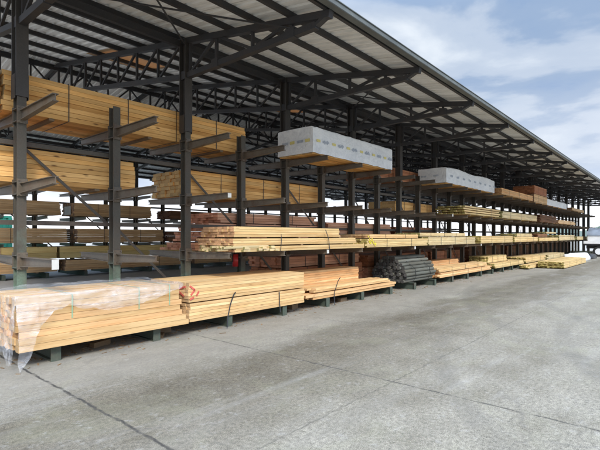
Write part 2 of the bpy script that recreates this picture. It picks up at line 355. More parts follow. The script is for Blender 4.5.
# corrugated sheets
SKY = [(5.2, 6.6), (11.4, 12.3)]; SY0, SY1 = 10.3, 11.4
def roof_side(sgn):
    mb = MB(); prof = []
    pitch = .19; x = XL
    while x < XRr:
        prof += [(x, 0), (x+pitch*.55, 0), (x+pitch*.65, .028), (x+pitch*.9, .028)]; x += pitch
    th = .006
    fl = (lambda y: y) if sgn < 0 else (lambda y: 2*YR-y)
    rows = [EAVE-.08, SY0, SY1, YR]; n = len(prof)
    for dz in (0, th):
        for y in rows:
            for (px, pz) in prof: mb.v.append(P(px, fl(y), roofz(y)+.10+pz+dz))
    for rI in range(3):
        for i in range(n-1):
            xm = (prof[i][0]+prof[i+1][0])/2
            if sgn < 0 and rI == 1 and any(a < xm < b for a, b in SKY): continue
            a = rI*n+i; b = a+4*n
            mb.f.append((a, a+1, a+n+1, a+n)); mb.f.append((b, b+n, b+n+1, b+1))
            if rI == 0: mb.f.append((a, b, b+1, a+1))
    return mb
for sgn in (-1, 1): roof_side(sgn).build('roof_slope', 'roof_sheet', shed)
MB().bar(P(XL, YR, roofz(YR)+.19), P(XRr, YR, roofz(YR)+.19), .5, .02).build('ridge_cap', 'gutter_steel', shed)
for ey, s in ((EAVE, -1), (2*YR-EAVE, 1)):
    z = roofz(ey)+.02; mb = MB()
    a = ey+s*.13
    mb.bar(P(XL, a, z+.03), P(XRr, a, z+.03), .01, .075); mb.bar(P(XL, a-s*.055, z-.01), P(XRr, a-s*.055, z-.01), .11, .01); mb.bar(P(XL, a-s*.11, z+.02), P(XRr, a-s*.11, z+.02), .01, .06)
    mb.bar(P(XL, a+s*.008, z+.068), P(XRr, a+s*.008, z+.068), .022, .012)
    mb.build('gutter', 'gutter_steel', shed)
# skylight sheets just below the roof sheet, between purlins
for (xa, xb) in SKY:
    MB().bar(P((xa+xb)/2, SY0-.15, roofz(SY0-.15)+.094), P((xa+xb)/2, SY1+.15, roofz(SY1+.15)+.094), xb-xa+.2, .004).build('skylight', 'skylight', shed)
# purlins (C sections as H beams, share of the look: dark)
NP = 13
ys = [3.92, 4.63, 5.36, 6.12, 6.85, 7.62, 8.35, 9.05, 9.9, 10.95, 12.05, 13.2]
for y in ys + [2*YR-q for q in ys]:
    z = roofz(y)+.045
    mb = MB(); mb.bar(P(XL, y, z+.045), P(XRr, y, z+.045), .06, .01); mb.bar(P(XL, y, z-.035), P(XRr, y, z-.035), .06, .01); mb.bar(P(XL, y-.026, z+.005), P(XRr, y-.026, z+.005), .01, .07)
    mb.build('purlin', 'steel_dark', shed)
# transverse truss
def truss_mesh():
    mb = MB(); w = .075
    top = lambda y: roofz(y)-.045
    def both(a, b, ww, hh):
        for m in (1, -1):
            mb.bar((0, (a[0]-YR)*m, a[1]), (0, (b[0]-YR)*m, b[1]), ww, hh)
    both((3.86, top(3.86)), (YR, top(YR)), .10, .11)
    both((4.12, 4.72), (YF, 4.72), .10, .10)                # cantilever bottom chord
    both((4.12, 4.72), (3.95, top(3.95)-.03), .10, .05)
    bot = lambda y: 4.72 + .155*(y-YF)
    both((YF, 4.72), (YR, bot(YR)), .09, .09)
    cv = [4.62, 5.5, 6.45, 7.25]
    for q in cv: both((q, 4.74), (q, top(q)), .05, .05)
    for a, b in ((5.5, 6.45), (7.25, 6.45), (5.5, 4.62)): both((a, 4.75), (b, top(b)), .045, .05)
    n = 7; q = [YF+.12+(YR-YF-.12)*i/n for i in range(n+1)]
    for i in range(n+1):
        if i: both((q[i], bot(q[i])), (q[i], top(q[i])), .045, .045)
        if i < n: both((q[i], top(q[i])), (q[i+1], bot(q[i+1])), .04, .045)
    # gusset plates
    for y in (YF, 4.62, 6.45): both((y-.09, 4.74), (y+.09, 4.74), .115, .16)
    return mb
tk = [k for k in range(0, 37, 2)]
tr0 = truss_mesh().build('roof_truss', 'steel_dark', shed); tr0.location = (UX(tk[0]), 0, 0)
for k in tk[1:]: inst(tr0, shed, (UX(k), 0, 0))
# longitudinal trusses
def longi(y, z0, z1, step=.72):
    mb = MB(); mb.bar(P(XL+.3, y, z1), P(XRr-.3, y, z1), .07, .08); mb.bar(P(XL+.3, y, z0), P(XRr-.3, y, z0), .07, .08)
    x = UX(0); i = 0
    while x < XRr-.8:
        mb.bar(P(x, y, z0), P(x, y, z1), .04, .04)
        a, b = (z1, z0) if i % 2 else (z0, z1)
        mb.bar(P(x, y, a), P(x+step, y, b), .035, .04); x += step; i += 1
    return mb
longi(YR, 5.62, 6.33).build('longitudinal_truss', 'steel_dark', shed)
for y in (YF+.13, YB-.13):
    MB().bar(P(XL+.3, y, roofz(y)-.10), P(XRr-.3, y, roofz(y)-.10), .08, .12).build('eaves_beam', 'steel_dark', shed)
# roof bracing rods
for k in tk[:-1:2]:
    for a, b in ((0, 2), (2, 0)):
        MB().bar(P(UX(k+a), 4.6, roofz(4.6)-.12-.02*a), P(UX(k+b), YF, roofz(YF)-.12-.02*a), .022, .022).build('roof_brace', 'steel_dark', shed)
# upper columns, spliced on the rack uprights
def ucol(y):
    mb = MB(); mb.hbeam((0, y-YR, 3.633), (0, y-YR, roofz(y)-.02), .165, .195, .016)
    for sx in (-.088, .088): mb.box(sx-.005, sx+.005, y-YR-.075, y-YR+.075, 3.60, 3.95)
    return mb
for y in (YF, YB):
    c0 = None
    for k in tk:
        if c0 is None: c0 = ucol(y).build('column', 'steel_column', shed, loc=(UX(k), 0, 0))
        else: inst(c0, shed, (UX(k), 0, 0))
# steel posts that carry the roof beyond the racks' end
for k in (34, 36):
    for y in (YF, YB):
        MB().hbeam((0, 0, 0), (0, 0, 3.63), .2, .22, .016).build('lower_column', 'steel_column', shed, loc=(UX(k), y-YR, 0))

# ------------------------------------------------------------------ racks
LV = {'A': .20, 'B': 1.30, 'C': 2.37, 'D': 3.43}
def rack(y, ks, label, group):
    rk = thing('cantilever_rack', label, 'storage rack', (UX(0), y, 0), group)
    armF = None; items = []
    def arm(sy):
        mb = MB(); L_ = 1.3
        mb.hbeam((0, sy*.09, -.075), (0, sy*L_, -.075), .075, .15, .011, h2=.10)
        mb.box(-.07, .07, min(sy*.092, sy*.108), max(sy*.092, sy*.108), -.19, .06)
        for bx in (-.05, .05):
            for bz in (-.17, .04): mb.box(bx-.01, bx+.01, min(sy*.108, sy*.12), max(sy*.108, sy*.12), bz-.01, bz+.01)
        return mb
    am = {s: arm(s).mesh('arm') for s in (-1, 1)}
    for s in am: am[s].materials.append(M['steel_arm'])
    base = MB(); base.hbeam((0, -1.3, .1), (0, 1.3, .1), .11, .2, .014); base.box(-.06, .06, -1.312, -1.3, .0, .2); base.box(-.06, .06, 1.3, 1.312, 0, .2)
    base.box(-.16, .16, -.16, .16, 0, .015)
    bme = base.mesh('base_beam'); bme.materials.append(M['steel_foot'])
    ups = {}
    for tall in (0, 1):
        u = MB(); u.hbeam((0, 0, .2), (0, 0, 3.63 if tall else 3.80), .125, .155, .012)
        for z in LV.values():
            if z > 1: u.box(-.078, .078, -.088, .088, z-.17, z-.155); u.box(-.078, .078, -.088, .088, z+.01, z+.022)
        me = u.mesh('upright'); me.materials.append(M['steel_upright']); ups[tall] = me
    def add(name, me, x, yy, z):
        o = bpy.data.objects.new(name, me); COL.objects.link(o); o.parent = rk; o.location = (x, yy, z); return o
    arms = []
    for k in ks:
        x = DX*k
        add('upright', ups[k % 2 == 0], x, 0, 0); add('base_beam', bme, x, 0, 0)
        for lv in 'BCD':
            for s in (-1, 1):
                if s == 1 and y > 15 and k > 14: continue
                arms.append((k, lv, s))
    shown = []
    arms.sort(key=lambda a: (Vector((UX(a[0]), y+a[2]*.6, 0)).length > 0) and math.hypot(UX(a[0]), y+a[2]*.6)*(1.15 if a[2] == 1 else 1))
    far = MB()
    for i, (k, lv, s) in enumerate(arms):
        if i < 99:
            o = add('arm', am[s], DX*k, 0, LV[lv]); shown.append((k, lv, s, o))
        else:
            mb = arm(s); far.poly([(v[0]+DX*k, v[1], v[2]+LV[lv]) for v in mb.v], mb.f)
    if far.v: far.build('arm_rows', 'steel_arm', rk, kind='stuff')
    # braces
    xa, xb = DX*ks[0]-.1, DX*ks[-1]+.1
    for z in (2.98, 1.80): MB().bar((xa, .118, z), (xb, .118, z), .05, .07).build('rail', 'steel_brace', rk)
    for i, k in enumerate(ks[:-1]):
        x = DX*k; b = MB()
        if k % 2 == 0: b.bar((x+.04, .15, 2.98), (x+DX-.04, .15, 1.80), .012, .045)
        else: b.bar((x+.04, .15, 1.80), (x+DX-.04, .15, .50), .012, .045)
        b.build('brace', 'steel_brace', rk)
    return rk, shown
frk, fshown = rack(YF, list(range(-1, 33)), 'front double-sided cantilever rack with green-footed uprights along the open yard side', 'cantilever racks')
brk, bshown = rack(YB, list(range(-1, 33)), 'back cantilever rack standing across the dim aisle, behind the front rack', 'cantilever racks')
for (k, lv, s, o) in fshown:
    if s == -1 and (k, lv) in ((0, 'B'), (2, 'C'), (4, 'B'), (7, 'B'), (9, 'C'), (11, 'B')):
        if k in (0,): MB().box(-.05, .035, -1.312, -1.304, -.13, .0).build('label_tag', 'label_white', o)
        else: MB().box(-.038, .038, -1.312, -1.304, -.09, -.012).build('label_tag', 'label_white', o)

# ------------------------------------------------------------------ timber bundles
rnd = random.Random(11)
def boards(x0, x1, w, h, bw, bh, jx=.02, jy=.003, gap=.003, skip=None, seedz=0, y0=0, z0=0, lean=0):
    mb = MB(); ny = max(1, round(w/bw)); nz = max(1, round(h/bh)); bw = w/ny; bh = h/nz
    for j in range(nz):
        ox = rnd.uniform(-jx, jx)*.6; oy = rnd.uniform(-jy, jy)*1.5
        for i in range(ny):
            if skip and skip(i, j, ny, nz): continue
            a = x0+ox+rnd.uniform(-jx, jx); b = x1+ox+rnd.uniform(-jx, jx)
            inner = 0 < i < ny-1 and j < nz-1
            q = 0 if inner else rnd.uniform(-jy, jy)
            mb.box(a, b, y0+i*bw+gap/2+oy+q+lean*j, y0+(i+1)*bw-gap/2+oy+q+lean*j, z0+j*bh+gap*.5, z0+(j+1)*bh-gap*.5)
    return mb
def strap(par, x, w, h, mat='strap_dark', y0=0, z0=0, wd=.014, tail=0):
    mb = MB(); t = .003; e = .006
    mb.box(x, x+wd, y0-e-t, y0-e, z0-.002, z0+h+e); mb.box(x, x+wd, y0+w+e, y0+w+e+t, z0-.002, z0+h+e)
    mb.box(x, x+wd, y0-e-t, y0+w+e+t, z0+h+e, z0+h+e+t)
    mb.box(x, x+wd, y0-e-t, y0+w+e+t, z0-.002-t, z0-.002)
    if tail:
        p = Vector((x+.01, y0-e-.004, z0+h*.55))
        for q in range(6):
            n2 = p + Vector((tail*.05*(1+q*.15), -.008*q, .02+.05)); mb.bar(p, n2, .016, .004, (0, 1, 0)); p = n2
    return mb.build('strap', mat, par)
def bundle(label, x0, x1, y0, z0, w, h, mat, bw=.1, bh=.05, jx=.02, straps=2, smat='strap_dark', name='timber_bundle', group=None, layers=None, gap=.004, jy=.003, bear=True, cat='timber bundle'):
    # layers: list of (height, dx0, dx1, y_inset, mat) stacked from below; each a board stack of its own
    t = thing(name, label, cat, ((x0+x1)/2, y0, z0+.003), group)
    hl = (x1-x0)/2
    if layers is None: layers = [(h, 0, 0, 0, None)]
    z = 0
    if bear:
        for q in (-.36, 0, .36):
            MB().box(q*2*hl-.04, q*2*hl+.04, .01, w-.01, 0, .035).build('bearer', 'bearer', t)
        z = .036
    for n_, (lh, a, b, ins, mt) in enumerate(layers):
        if n_:
            for q in (-.38, 0, .38): MB().box(q*2*hl-.03, q*2*hl+.03, ins+.004, w-.02, z+.001, z+.02).build('sticker', 'bearer', t)
            z += .022
        boards(-hl+a, hl+b, w-ins, lh, bw, bh, jx, jy, gap, y0=ins, z0=z).build('boards', mt or mat, t)
        for s in range(straps):
            fr = (s+.5)/straps*.84+.08 + rnd.uniform(-.02, .02)
            strap(t, -hl+a+(2*hl+b-a)*fr, w-ins, lh, smat, ins, z)
        z += lh
    return t
A, B, C, D = LV['A'], LV['B'], LV['C'], LV['D']
FY, BY = 6.12, 7.62
g_ld = 'timber bundles on the top level of the front rack'; g_f = 'timber bundles on the front rack'; g_b = 'timber bundles on the back rack'; g_w = 'white wrapped timber packs'

# --- front rack, bottom level, yard side
def plastic_bundle():
    x0, x1 = 1.86, 4.13; t = thing('timber_bundle', 'pale timber stack under a torn clear plastic sheet, nearest bundle at the left', 'timber bundle', ((x0+x1)/2, 5.98, A+.003), g_f)
    hl = (x1-x0)/2; w = 1.2; h = .64
    z = 0
    for j in range(8):
        ins = (0, 0, .035, .05, .045, .06, .075, .08)[j]; ext = (.12, .10, .03, .02, -.01, 0, -.02, -.03)[j]
        mb = MB(); n = 11; bw = (w-ins)/n
        for i in range(n):
            mb.box(-hl+rnd.uniform(-.03, .02), hl+ext+rnd.uniform(-.03, .03), ins+i*bw+.002, ins+(i+1)*bw-.002, z+.002, z+.078)
        mb.build('boards', 'pine_light' if j not in (2, 4) else 'pine_peach', t); z += .08
    for x in (-.52, .42, .93): strap(t, x, w-.075, .30, 'strap_green', .05, .34)
    # film over the top, left end and part of the front
    nu, nv = 96, 46; mb = MB()
    def front_drop(u):          # u 0..1 along X from the left end
        pts = [(0, .86), (.05, .70), (.10, .36), (.18, .20), (.26, .14), (.36, .22), (.5, .27), (.64, .25), (.78, .20), (.9, .12), (1, .04)]
        for (a, va), (b, vb) in zip(pts, pts[1:]):
            if u <= b: return va+(vb-va)*(u-a)/(b-a)
        return .04
    top = h+.022
    grid = []
    for i in range(nu+1):
        u = i/nu; row = []; dr = front_drop(u) + .03*noise.noise(Vector((u*14, 0, 5))) + .014*noise.noise(Vector((u*55, 0, 2)))
        bx = -hl-.04 + (2*hl+.03)*u
        for j in range(nv+1):
            v = j/nv
            if v < .5:
                y = w+.02 - (w+.0-.05)*(v/.5); zc = top; yy = y
                n3 = noise.noise(Vector((bx*2.2+3, y*3, 1)))*.03 + abs(noise.noise(Vector((bx*5, y*2.5, 9))))*.028
                row.append((bx+.01*noise.noise(Vector((bx*4, y*4, 3))), yy, zc+.012+max(0, n3)))
            else:
                q = (v-.5)/.5; zc = top - dr*q
                wr = .028*noise.noise(Vector((bx*6, zc*5, 2))) + .014*noise.noise(Vector((bx*19, zc*11, 4)))
                y = .05 - .075*min(1, q*2.5) - .02 + min(0, -abs(wr)*1.2) - (.06*q if u < .1 else 0)
                row.append((bx+.03*q*noise.noise(Vector((bx*5, zc*6, 8))), y, zc+.012*(1-q)))
        grid.append(row)
    for row in grid: mb.v += row
    for i in range(nu):
        for j in range(nv): k = i*(nv+1)+j; mb.f.append((k, k+nv+1, k+nv+2, k+1))
    o1 = mb.build('plastic_sheet', 'plastic_film', t, smooth=True)
    # left end curtain
    mb = MB(); n1, n2_ = 40, 26
    for i in range(n1+1):
        y = -.03 + (w+.05)*i/n1
        for j in range(n2_+1):
            q = j/n2_; z_ = top+.014 - (.74+.07*math.sin(i*.5))*q
            x = -hl-.045 - .055*q - .035*abs(noise.noise(Vector((y*7, q*2, 3)))) - .02*noise.noise(Vector((y*17, q*4, 6)))
            mb.v.append((x, y - (.05*q if i < 3 else 0), z_))
    for i in range(n1):
        for j in range(n2_): k = i*(n2_+1)+j; mb.f.append((k, k+1, k+n2_+2, k+n2_+1))
    mb.build('plastic_sheet', 'plastic_film', t, smooth=True)
plastic_bundle()
t = bundle('light pine pack sprayed red at its end, lower pack of two on the bottom level', 4.32, 7.2, 6.05, A, 1.12, .30, 'pine_light', .1, .05, .012, 0, bear=False, group=g_f)
t2 = bundle('light pine pack on top of another, right of the plastic-covered stack', 4.30, 7.18, 6.05, A+.318, 1.12, .32, 'pine_light', .1, .05, .012, 0, bear=False, group=g_f)
mk = MB()
for (a, b) in (((.02, .27), (.12, .20)), ((.12, .20), (.04, .12)), ((.15, .10), (.2, .17)), ((.02, .05), (.10, .08))): mk.bar((-1.44+a[0], -.006, a[1]), (-1.44+b[0], -.006, b[1]), .004, .03, (0, 0, 1))
for (a, b) in (((.05, .26), (.3, .20)), ((.3, .2), (.1, .1))): mk.bar((-1.462, a[0], a[1]), (-1.462, b[0], b[1]), .004, .03)
mk.build('paint_mark', 'red_spray', t2)
def loose_strap(par, pts, mat='strap_dark', wd=.022):
    mb = MB()
    for a, b in zip(pts, pts[1:]): mb.bar(a, b, wd, .004, (0, 1, 0))
    return mb.build('strap', mat, par)
loose_strap(t, [(-.75, -.11, -.17), (-.70, -.07, .0), (-.61, -.03, .2), (-.52, -.015, .36), (-.48, -.02, .40)])
loose_strap(t, [(.66, -.04, -.1), (.66, -.02, .08), (.655, -.012, .30)])
# low stack plus a tall narrow stack at its back
t = bundle('low orange pine stack with fanned board ends, middle of the bottom level', 7.42, 11.15, 6.12, A, .60, .22, 'pine_peach', .12, .055, .16, 0, bear=False, group=g_f, jy=.012, layers=[(.12, 0, 0, 0, None), (.09, .25, -.15, .07, 'pine_light')])
loose_strap(t, [(-1.05, -.10, -.18), (-1.0, -.05, .0), (-.95, -.03, .12), (-.86, -.06, .36), (-.80, -.08, .44)])
bundle('taller reddish pine stack standing behind the low fanned stack', 7.40, 10.35, 6.76, A, .5, .56, 'pine_peach', .12, .05, .02, 0, bear=False, group=g_f)
def posts(label, x0, x1, y0, z0, r=.055):
    t = thing('post_bundle', label, 'post bundle', ((x0+x1)/2, y0+.62, z0+.003), g_f); hl = (x1-x0)/2; mb = MB(); mx_ = 0
    rows = [9, 10, 11, 10, 9, 8, 6, 4]
    for j, n in enumerate(rows):
        for i in range(n):
            y = (i-(n-1)/2)*r*2.04; z = r+j*r*1.76
            mb.cyl((-hl+rnd.uniform(-.07, .05), y, z), (hl+rnd.uniform(-.05, .06), y, z), r*rnd.uniform(.93, 1), 10)
    mb.build('posts', 'post_grey', t, smooth=False)
    for x in (-hl*.55, hl*.45):
        s = MB(); H = 2*r+7*r*1.76
        pp = [(-.55, 0), (.55, 0), (.66, .2), (.62, .42), (.26, H-.1), (.0, H+.02), (-.26, H-.1), (-.62, .42), (-.66, .2)]
        for a, b in zip(pp, pp[1:]+pp[:1]): s.bar((x, a[0], a[1]), (x, b[0], b[1]), .02, .006, (0, 0, 1))
        s.build('strap', 'strap_dark', t)
posts('heap of grey-green round posts strapped in a rounded bundle', 12.0, 14.0, 6.12, A)
bundle('peach pine stack right of the grey round posts, stepped lower at the front', 14.2, 19.4, 6.12, A, .62, .34, 'pine_peach', .1, .05, .12, 3, bear=False, group=g_f, layers=[(.16, 0, 0, 0, None), (.15, .0, -.4, .02, 'pine_light')])
bundle('narrow peach pine stack behind the stepped one, beside the grey posts', 14.2, 17.6, 6.78, A, .45, .50, 'pine_peach', .1, .05, .03, 2, bear=False, group=g_f)
bundle('weathered greenish pine stack on the bottom level with mossy board ends', 20.0, 23.3, 6.12, A, 1.1, .55, 'pine_green', .1, .05, .08, 3, bear=False, group=g_f, layers=[(.20, 0, 1.2, 0, None), (.28, 0, -.6, .3, None)])
bundle('yellow-green pine stack after the mossy one on the bottom level', 24.9, 29.2, 6.12, A, 1.1, .3, 'pine_green', .1, .05, .2, 2, bear=False, group=g_f)
bundle('low pale stack on the bottom level near the far end of the rack', 29.8, 34.8, 6.12, A, 1.1, .28, 'pine_pale_green', .1, .05, .2, 2, bear=False, group=g_f)
t = bundle('low green-ended pine pack lying on the concrete in front of the rack', 24.6, 31.0, 4.35, 0, 1.15, .30, 'pine_green', .1, .045, .08, 3, group='packs lying on the yard floor')
bundle('second low pine pack on the concrete, nearer to the rack feet', 23.3, 29.2, 5.6-.02, 0, .42, .16, 'pine_green', .1, .045, .15, 2, group='packs lying on the yard floor')

# --- front rack, bottom level, aisle side
bundle('dark red cedar stack on the bottom level, aisle side, behind the orange stack', 8.05, 11.9, BY, A, 1.1, .86, 'cedar_red', .14, .06, .04, 2, group=g_f, layers=[(.26, 0, 0, 0, None), (.26, .1, 0, 0, None), (.26, .05, -.2, 0, 'cedar_pink')])
bundle('dark red cedar stack behind the grey round posts', 12.2, 16.6, BY, A, 1.1, .8, 'cedar_red', .14, .06, .04, 2, group=g_f, layers=[(.36, 0, 0, 0, 'cedar_pink'), (.36, 0, 0, 0, None)])
bundle('dark brown board stack deep on the bottom level, behind the weathered greenish stack', 21.0, 26.5, BY, A, 1.1, .9, 'dark_board', .14, .08, .04, 2, group=g_f)
bundle('dark brown board stack deep on the bottom level, behind the white sheeted heap', 27.0, 36.0, BY, A, 1.1, .8, 'dark_board', .14, .08, .04, 2, group=g_f)
bundle('dark board stack deep on the bottom level at the far end of the rack', 36.5, 45.0, BY, A, 1.1, .9, 'dark_board', .14, .08, .04, 2, group=g_f)
bundle('pinkish cedar stack behind the peach pine stack', 16.9, 20.6, BY, A, 1.1, .8, 'cedar_pink', .14, .06, .04, 2, group=g_f, layers=[(.36, 0, 0, 0, None), (.36, 0, -.3, 0, 'cedar_red')])
MB()

# --- front rack, second level (B), yard side
def fan_bundle():
    t = bundle('long tan pine pack with ragged salmon ends, second level at the middle', 5.3, 9.2, FY, B, 1.08, .5, 'pine_tan', .1, .045, .03, 0, group=g_f, bear=False,
           layers=[(.10, .05, .42, 0, None), (.13, .0, .1, .03, None), (.20, .12, -.5, .10, None)])
    mb = MB()
    for q in range(26):
        y = -.01+rnd.uniform(0, .9); z = rnd.uniform(0, .09); x = -1.97+rnd.uniform(-.1, .2)
        a = MB().box(x-.12, x+rnd.uniform(.3, .8), y, y+.05, z, z+.035); mb.poly(a.v, a.f)
    for q in range(14):
        x = -1.8+rnd.uniform(0, .9); z = rnd.uniform(.0, .08); mb.box(x, x+.10, -.045-rnd.uniform(0, .02), .0, z, z+.04)
    mb.build('offcuts', 'pine_pale_green', t)
    loose_strap(t, [(-.72, -.012, -.01), (-.70, -.02, .2), (-.69, -.0, .34)], wd=.014); loose_strap(t, [(.92, -.012, -.01), (.86, -.02, .25), (.8, .02, .44)], wd=.02)
fan_bundle()
def yellow_marks(t, hl):
    mb = MB()
    for q in range(16):
        x = -hl+rnd.uniform(0, .45); z = rnd.uniform(.04, .30); mb.bar((x, -.012, z), (x+rnd.uniform(-.06, .06), -.012, z+rnd.uniform(-.07, .07)), .004, .03, (0, 0, 1))
    mb.build('paint_mark', 'yellow_spray', t)
t = bundle('yellow-marked pine pack on the second level, right of the ragged one', 9.75, 13.3, FY, B, 1.08, .35, 'pine_green', .1, .045, .05, 2, group=g_f, bear=False, layers=[(.22, 0, 0, 0, None), (.10, .35, -.4, .12, 'pine_light')]); yellow_marks(t, 1.77)
bundle('pale greenish pine pack held by dark straps, above the grey posts', 13.4, 17.6, FY, B, 1.08, .42, 'pine_pale_green', .1, .045, .03, 3, group=g_f, bear=False, layers=[(.26, 0, 0, 0, None), (.12, -.2, -.5, .2, None)])
bundle('mossy-ended pine pack on the second level above the weathered bottom stack', 18.2, 22.6, FY, B, 1.08, .3, 'pine_green', .1, .045, .05, 2, group=g_f, bear=False)
bundle('green pine pack with a stepped top on the second level, over the floor pack', 22.9, 27.4, FY, B, 1.08, .45, 'pine_green', .1, .045, .05, 3, group=g_f, bear=False, layers=[(.24, 0, 0, 0, None), (.16, .8, -.8, .1, 'pine_pale_green')])
bundle('brown-topped pine pack on the second level, two before the far end', 27.7, 32.6, FY, B, 1.08, .5, 'pine_pale_green', .1, .045, .08, 2, group=g_f, bear=False, layers=[(.2, 0, 0, 0, 'pine_green'), (.2, .2, -2.4, .1, 'dark_board'), (.10, 2.2, 0, .1, None)])
bundle('pale pine pack on the second level, one before the far end', 33.0, 38.4, FY, B, 1.08, .36, 'pine_pale_green', .1, .045, .1, 2, group=g_f, bear=False)
bundle('last pale pine pack on the second level at the far end', 38.9, 44.6, FY-.1, B, 1.1, .26, 'pine_pale_green', .1, .045, .15, 2, group=g_f, bear=False)
# aisle side
t = bundle('pink cedar stack with stepped left end behind the ragged yellow pack', 6.05, 9.7, BY-.12, B, 1.15, .8, 'cedar_pink', .16, .055, .08, 2, group=g_f, bear=False, layers=[(.16, -.55, 0, 0, None), (.20, -.25, 0, 0, None), (.16, -.2, 0, 0, 'cedar_pink'), (.22, .1, -.2, .05, None)])
bundle('pink cedar stack behind the yellow-marked pack, second level aisle side', 9.95, 13.7, BY-.1, B, 1.1, .72, 'cedar_pink', .16, .055, .04, 2, group=g_f, bear=False, layers=[(.34, 0, 0, 0, None), (.32, 0, -.2, 0, None)])
bundle('short brown cedar stack behind the pale strapped pack', 14.0, 17.3, BY, B, 1.1, .62, 'cedar_red', .16, .055, .04, 2, group=g_f, bear=False)

# --- third level (C)
bundle('golden pine pack on the third level at the left edge, aisle side', -.7, 4.25, BY, C, 1.1, .53, 'pine_golden', .3, .075, .02, 0, group=g_f, gap=.005, jy=.006)
t = bundle('golden pine pack with rough speckled end, third level below the long top pack', 5.3, 9.85, BY, C, 1.15, .53, 'pine_golden', .16, .075, .025, 3, group=g_f, gap=.005, jy=.006)
bundle('small orange pine pack on the third level, aisle side, behind the dark columns', 14.0, 15.35, BY, C, 1.1, .42, 'pine_golden', .3, .1, .03, 1, group=g_f)
bundle('small bright orange pine pack beside the stickered pack, third level', 15.7, 17.3, BY, C, 1.1, .42, 'pine_golden', .3, .1, .03, 1, group=g_f)
bundle('yellow pine pack with many gapped ends on the third level, yard side', 16.5, 20.7, FY, C, 1.1, .34, 'pine_green', .14, .08, .1, 2, group=g_f, gap=.03)
bundle('flat pale pine pack on the third level beneath the brown boards', 21.0, 27.2, FY, C, 1.1, .3, 'pine_pale_green', .12, .05, .06, 3, group=g_f)
bundle('untidy dark board pack on the third level beyond the pale one', 28.0, 32.2, FY, C, 1.1, .42, 'dark_board', .14, .06, .25, 2, group=g_f, gap=.02)
bundle('thin grey-brown board pack on the third level near the far end', 32.8, 38.6, FY, C, 1.1, .24, 'brown_board', .14, .06, .2, 2, group=g_f)

# --- top level (D)
bundle('golden pine pack on the top level, cut by the left picture edge', -.6, 2.08, BY, D, 1.1, .60, 'pine_light', .16, .075, .03, 0, group=g_ld, gap=.005, jy=.006)
t = bundle('long golden pine pack on the top level, left of the white wrapped pack', 2.16, 6.95, BY, D, 1.1, .60, 'pine_golden', .16, .075, .025, 4, group=g_ld, gap=.005, jy=.006)
def wrapped(label, x0, x1, y0, w, h, prints=1, sag=0):
    t = thing('wrapped_pack', label, 'wrapped timber pack', ((x0+x1)/2, y0, D+.003), g_w); hl = (x1-x0)/2
    for q in (-.4, 0, .4): MB().box(q*2*hl-.04, q*2*hl+.04, .03, w-.03, 0, .035).build('bearer', 'bearer', t)
    boards(-hl+.03, hl-.03, w-.06, .10, .1, .05, .004, .001, .003, y0=.03, z0=.036).build('boards', 'pine_golden', t)
    # hood of wrap: rounded, wrinkled box open below
    mb = MB(); nx = int((x1-x0)*12); prof = []
    z0, z1, r = .06, .036+h, .035
    prof = [(-.004, z0), (-.006, (z0+z1)/2), (-.004, z1-r), (r*.3, z1-r*.3), (r, z1)] + [(w*q, z1+.004) for q in (.25, .5, .75)] + [(w-r, z1), (w-r*.3, z1-r*.3), (w+.004, z1-r), (w+.006, (z0+z1)/2), (w+.004, z0)]
    n = len(prof)
    for i in range(nx+1):
        x = -hl + 2*hl*i/nx
        for (yy, z_) in prof:
            k = (.010*noise.noise(Vector((x*4+x0, yy*5, z_*6))) + .006*noise.noise(Vector((x*13, yy*9, z_*12+x0))))
            zz_ = z_ - (sag*math.cos(x*2.1)*(z_-z0) if z_ > z0+.3 else 0)
            mb.v.append((x, yy + (k if yy > w/2 else -abs(k)), zz_+k + (.012*noise.noise(Vector((x*3, 4, x0))) if z_ == z0 else 0)))
    for i in range(nx):
        for j in range(n-1): k = i*n+j; mb.f.append((k, k+n, k+n+1, k+1))
    # ends
    k = 0; mb.f.append(tuple(range(n))); mb.f.append(tuple(range(nx*n, nx*n+n))[::-1])
    o = mb.build('wrap', 'wrap_white', t, smooth=False)
    if prints:
        gr = MB(); z_ = .036+h*.50
        x = -hl+.12; i = 0
        def mark(mbx, x, l, z, hh): mbx.box(x, x+l, -.019, -.016, z-hh/2, z+hh/2)
        while x < hl-.35:
            if prints == 1: m1 = MB(); mark(m1, x, .14, z_, .06); m1.build('printed_logo', 'print_yellow', t)
            for q in range(7): mark(gr, x+.23+q*.035, .022, z_+rnd.uniform(-.012, .012), .05+.02*(q % 3))
            x += .60
        y = .08
        while y < w-.25:
            if prints == 1: MB().box(-hl-.012, -hl-.009, y, y+.14, z_-.035, z_+.035).build('printed_logo', 'print_yellow', t)
            for q in range(5): gr.box(-hl-.012, -hl-.009, y+.2+q*.04, y+.2+q*.04+.025, z_-.03, z_+.03)
            y += .46
        gr.build('printed_lettering', 'print_grey', t)
    return t
wrapped('large white wrapped pack with yellow printed marks on the top level', 7.84, 11.45, 6.34, 1.08, .62)
wrapped('second white wrapped pack on the top level, plainer and slightly sagging', 15.3, 20.6, 6.34, 1.05, .58, 2, .05)
wrapped('third white wrapped pack, small and far along the top level', 30.0, 36.5, 6.3, 1.05, .42, False)
bundle('red-brown board pack on the top level between the white wrapped packs', 12.6, 16.0, BY, D, 1.1, .5, 'cedar_red', .2, .06, .03, 2, group=g_ld)
bundle('flat tan pine pack on the top level right after the second white pack', 20.9, 26.3, FY, D, 1.1, .27, 'pine_peach', .12, .05, .05, 3, group=g_ld)
bundle('tall dark reddish brown stack standing up on the top level', 26.6, 29.7, FY, D, 1.1, .95, 'cedar_red', .12, .08, .04, 2, group=g_ld, bear=False, layers=[(.45, 0, 0, 0, 'brown_board'), (.45, .1, -.2, 0, None)])
